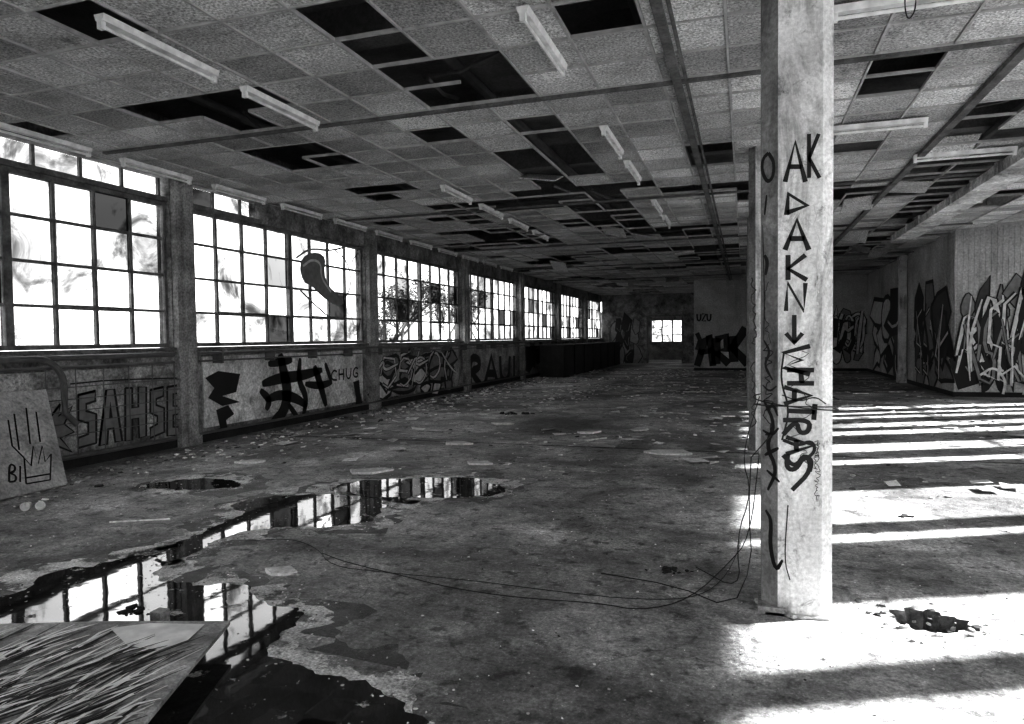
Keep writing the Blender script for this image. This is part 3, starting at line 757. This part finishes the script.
for a in ((459,444,.24,.2),(371,472,.28,.5),(503,424,.22,.1),(480,464,.18,.3),(668,453,.34,0),(250,463,.2,.4),(282,573,.12,.2),(590,433,.22,.5),(640,430,.2,1)):
    sheet(*a)
mb=MB()
for _ in range(1100):
    x=XL+.3+abs(R.gauss(0,.6)); y=R.uniform(4.5,34)
    chunk(mb,Vector((x,y,0)),R.uniform(.01,.05)*(1 if y<12 else 1.6),0,.5)
for _ in range(4500):
    y=R.uniform(7.5,34); x=R.uniform(XL+.3,4.6 if y>18 else 6)
    if noise.noise(Vector((x*.5,y*.35,9)))<-.12: continue
    chunk(mb,Vector((x,y,0)),R.uniform(.012,.055)*(.6+y/26),0,.3)
for _ in range(2600):
    x=R.uniform(-7,3.5); y=R.uniform(2.2,9)
    if not near_col(x,y,.28): chunk(mb,Vector((x,y,0)),R.uniform(.003,.012),0,.6)
for p in PUD:
    for i in range(len(p)):
        a=fl(*p[i]); b=fl(*p[(i+1)%len(p)])
        if a.y<1.8 or b.y<1.8: continue
        for _ in range(int((b-a).length*60)):
            q_=a+(b-a)*R.random()+Vector((R.gauss(0,.14),R.gauss(0,.14),.002)); chunk(mb,q_,R.uniform(.003,.012),0,.6)
mb.obj("floor_debris",[M_deb])
mb=MB()
for _ in range(700):
    y=R.uniform(8.0,32); x=R.uniform(XL+.8,4.5)
    if noise.noise(Vector((x*.4,y*.3,2)))<-.05 or near_col(x,y,.45): continue
    s_=R.uniform(.04,.2); k=R.choice((4,4,5)); a0=R.uniform(0,6.28); asp=R.uniform(.3,1)
    P=[]
    for i in range(k):
        t=2*math.pi*i/k+R.uniform(-.2,.2); P.append(Vector((x+math.cos(a0)*math.cos(t)*s_-math.sin(a0)*math.sin(t)*s_*asp,y+math.sin(a0)*math.cos(t)*s_+math.cos(a0)*math.sin(t)*s_*asp,.006+R.uniform(0,.035))))
    mb.face(P)
mb.obj("paper_scraps",[M_paper])
mb=MB()
for _ in range(34):
    y=R.uniform(10.5,28); x=R.uniform(-6.5,4.2); a=R.gauss(.2,.6); l=R.uniform(.2,.9)
    if near_col(x,y,.8): continue
    T=Matrix.Translation((x,y,0.0))@Matrix.Rotation(a,4,'Z')
    mb.box((-l/2,-.02,0.0),(l/2,.02,.02),0,T)
for (px_,py_,l,a) in ((140,521,.5,.5),(280,574,.3,.1)):
    p=fl(px_,py_); T=Matrix.Translation((p.x,p.y,0))@Matrix.Rotation(a,4,'Z'); mb.box((-l/2,-.008,0),(l/2,.008,.012),0,T)
mb.obj("scattered_laths",[M_deb])
for (px_,py_,n_,s) in ((673,571,16,.05),(513,414,14,.12),(135,612,22,.05),(875,614,16,.025),(905,517,8,.04)):
    mb=MB(); p=fl(px_,py_)
    for _ in range(n_): chunk(mb,p+Vector((R.gauss(0,s*1.3),R.gauss(0,s*.6),.0)),s*R.uniform(.3,.8),0,.5)
    mb.obj("rubbish_clump",[M_dark])
for k in range(7):
    mb=MB(); y=27+k*1.9; hgt=1.25; x0=XL+.4
    mb.box((x0,y,0),(x0+1.0,y+1.7,hgt)); 
    mb.box((x0+.05,y-.02,.1),(x0+.48,y,hgt-.1)); mb.box((x0+.52,y-.02,.1),(x0+.95,y,hgt-.1)); mb.box((x0-.02,y-.05,hgt),(x0+1.03,y+1.75,hgt+.04))
    mb.obj("black_cabinet",[M_dark])

# ------------------------------------------------------------------ cables
def cable(name,pts,r=.005,it=2):
    mb=MB(); mb.tube(smooth([Vector(p) for p in pts],False,it),r,0,6); return mb.obj(name,[M_wire],smooth=True)
cable("floor_cable",[fl(x,y,.006) for x,y in ((322,553),(345,562),(400,575),(450,588),(520,598),(600,603),(640,611),(690,600),(730,562))]+[Vector((CX-.25,CY+.1,.35)),Vector((CX-.2,CY-.1,.9))],.003)
cable("floor_cable",[fl(x,y,.006) for x,y in ((245,541),(290,538),(318,548),(330,566),(380,572),(470,580),(560,592),(640,600),(700,598),(728,575),(742,540))],.0025)
cp=[]
for t in range(30):
    a=t/29*2*math.pi*2
    cp.append((CX+math.cos(a)*.235,CY+math.sin(a)*.235,1.22+.03*math.sin(a*.7)-t*.002))
cable("column_cable",cp+[(CX-.24,CY-.2,1.0),(CX-.26,CY-.22,.6),(CX-.24,CY-.25,.3),(CX-.35,CY-.2,.01),(CX-.7,CY+.1,.008),(CX-1.2,CY+.2,.008)],.0035,1)
cable("column_cable",[(CX-.2,CY-.2,1.25),(CX-.3,CY-.2,.9),(CX-.24,CY-.2,.7),(CX-.33,CY-.1,.4),(CX-.30,CY+.1,.01),(CX-.6,CY+.5,.01)],.003,2)
c0=fl(906,-10,CZ); cable("hanging_cable",[c0+Vector((0,0,.1)),c0+Vector((-.01,0,-.12)),c0+Vector((.02,.02,-.22)),c0+Vector((.07,0,-.14)),c0+Vector((.05,0,.1))],.005)

# ------------------------------------------------------------------ outside
mb=MB(); mb.face([(-300,-200,-.6),(XL-.3,-200,-.6),(XL-.3,300,-.6),(-300,300,-.6)]); mb.face([(XR+.3,-200,-.6),(300,-200,-.6),(300,300,-.6),(XR+.3,300,-.6)])
mb.face([(XL-.3,-200,-.6),(XR+.3,-200,-.6),(XR+.3,YF-.3,-.6),(XL-.3,YF-.3,-.6)]); mb.face([(XL-.3,YB+8,-.6),(XR+.3,YB+8,-.6),(XR+.3,300,-.6),(XL-.3,300,-.6)])
mb.obj("outside_ground",[M_ground])
mb=MB(); P=[]
for i in range(160):
    y=-80+i*3; P.append((-230,y,5.5+4*noise.noise(Vector((i*.06,0,1)))+2.0*noise.noise(Vector((i*.5,0,4)))))
for i in range(159): mb.face([(P[i][0]+60,P[i][1],-1),(P[i+1][0]+60,P[i+1][1],-1),P[i+1],P[i]])
mb.obj("distant_hill",[M_hill])
def tree(x,y,h,seed):
    r=random.Random(seed); mb=MB()
    def br(p,d,l,rad,dep):
        q=p+d*l*.5+Vector((r.uniform(-.1,.1),r.uniform(-.1,.1),0))*l*.5; e=q+(d+Vector((r.uniform(-.2,.2),r.uniform(-.2,.2),.1))).normalized()*l*.5
        mb.tube([p,q,e],[rad,rad*.85,rad*.65],0,5,False)
        if dep==0:
            for _ in range(3):
                c=e+Vector((r.uniform(-.2,.2),r.uniform(-.2,.2),r.uniform(-.2,.2))); a=r.uniform(0,6.28); s_=r.uniform(.04,.1)
                mb.face([c+Vector((math.cos(a+t)*s_,math.sin(a+t)*s_,r.uniform(-s_,s_))) for t in (0,1.6,3.1,4.7)])
            return
        for _ in range(r.randint(3,4)):
            nd=(d+Vector((r.uniform(-.9,.9),r.uniform(-.9,.9),r.uniform(-.2,.6)))).normalized(); br(e if r.random()<.6 else q,nd,l*r.uniform(.6,.8),rad*.6,dep-1)
    br(Vector((x,y,-.6)),Vector((0,0,1)),h*.3,h*.02,5); mb.obj("bare_tree",[M_tree])
for i,(x,y,h_) in enumerate(((-19,36,6.5),(-24,46,8),(-26,60,9),(-30,78,10))): tree(x,y,h_,i+4)

# ------------------------------------------------------------------ light
sd=bpy.data.lights.new("sun","SUN"); sd.energy=26; sd.angle=math.radians(.7); so=bpy.data.objects.new("sun",sd); scene.collection.objects.link(so)
el=math.radians(20.9); az=math.radians(25.5)
dirv=Vector((math.cos(az)*math.cos(el),math.sin(az)*math.cos(el),math.sin(el)))
so.rotation_euler=dirv.to_track_quat('Z','Y').to_euler(); so.location=(30,15,20)
w=bpy.data.worlds.new("overcast_sky"); scene.world=w; w.use_nodes=True; N=w.node_tree.nodes; L=w.node_tree.links
bg=N['Background']; tc=N.new('ShaderNodeTexCoord'); n1=N.new('ShaderNodeTexNoise'); n1.inputs['Scale'].default_value=3; n1.inputs['Detail'].default_value=8
mp=N.new('ShaderNodeMapping'); mp.inputs['Scale'].default_value=(1,1,2.5); L.new(tc.outputs['Generated'],mp.inputs[0]); L.new(mp.outputs[0],n1.inputs['Vector'])
cr=N.new('ShaderNodeValToRGB'); cr.color_ramp.elements[0].position=.35; cr.color_ramp.elements[1].position=.6; cr.color_ramp.elements[0].color=g(.7); cr.color_ramp.elements[1].color=g(1)
L.new(n1.outputs['Fac'],cr.inputs[0]); L.new(cr.outputs[0],bg.inputs['Color']); bg.inputs['Strength'].default_value=3.7
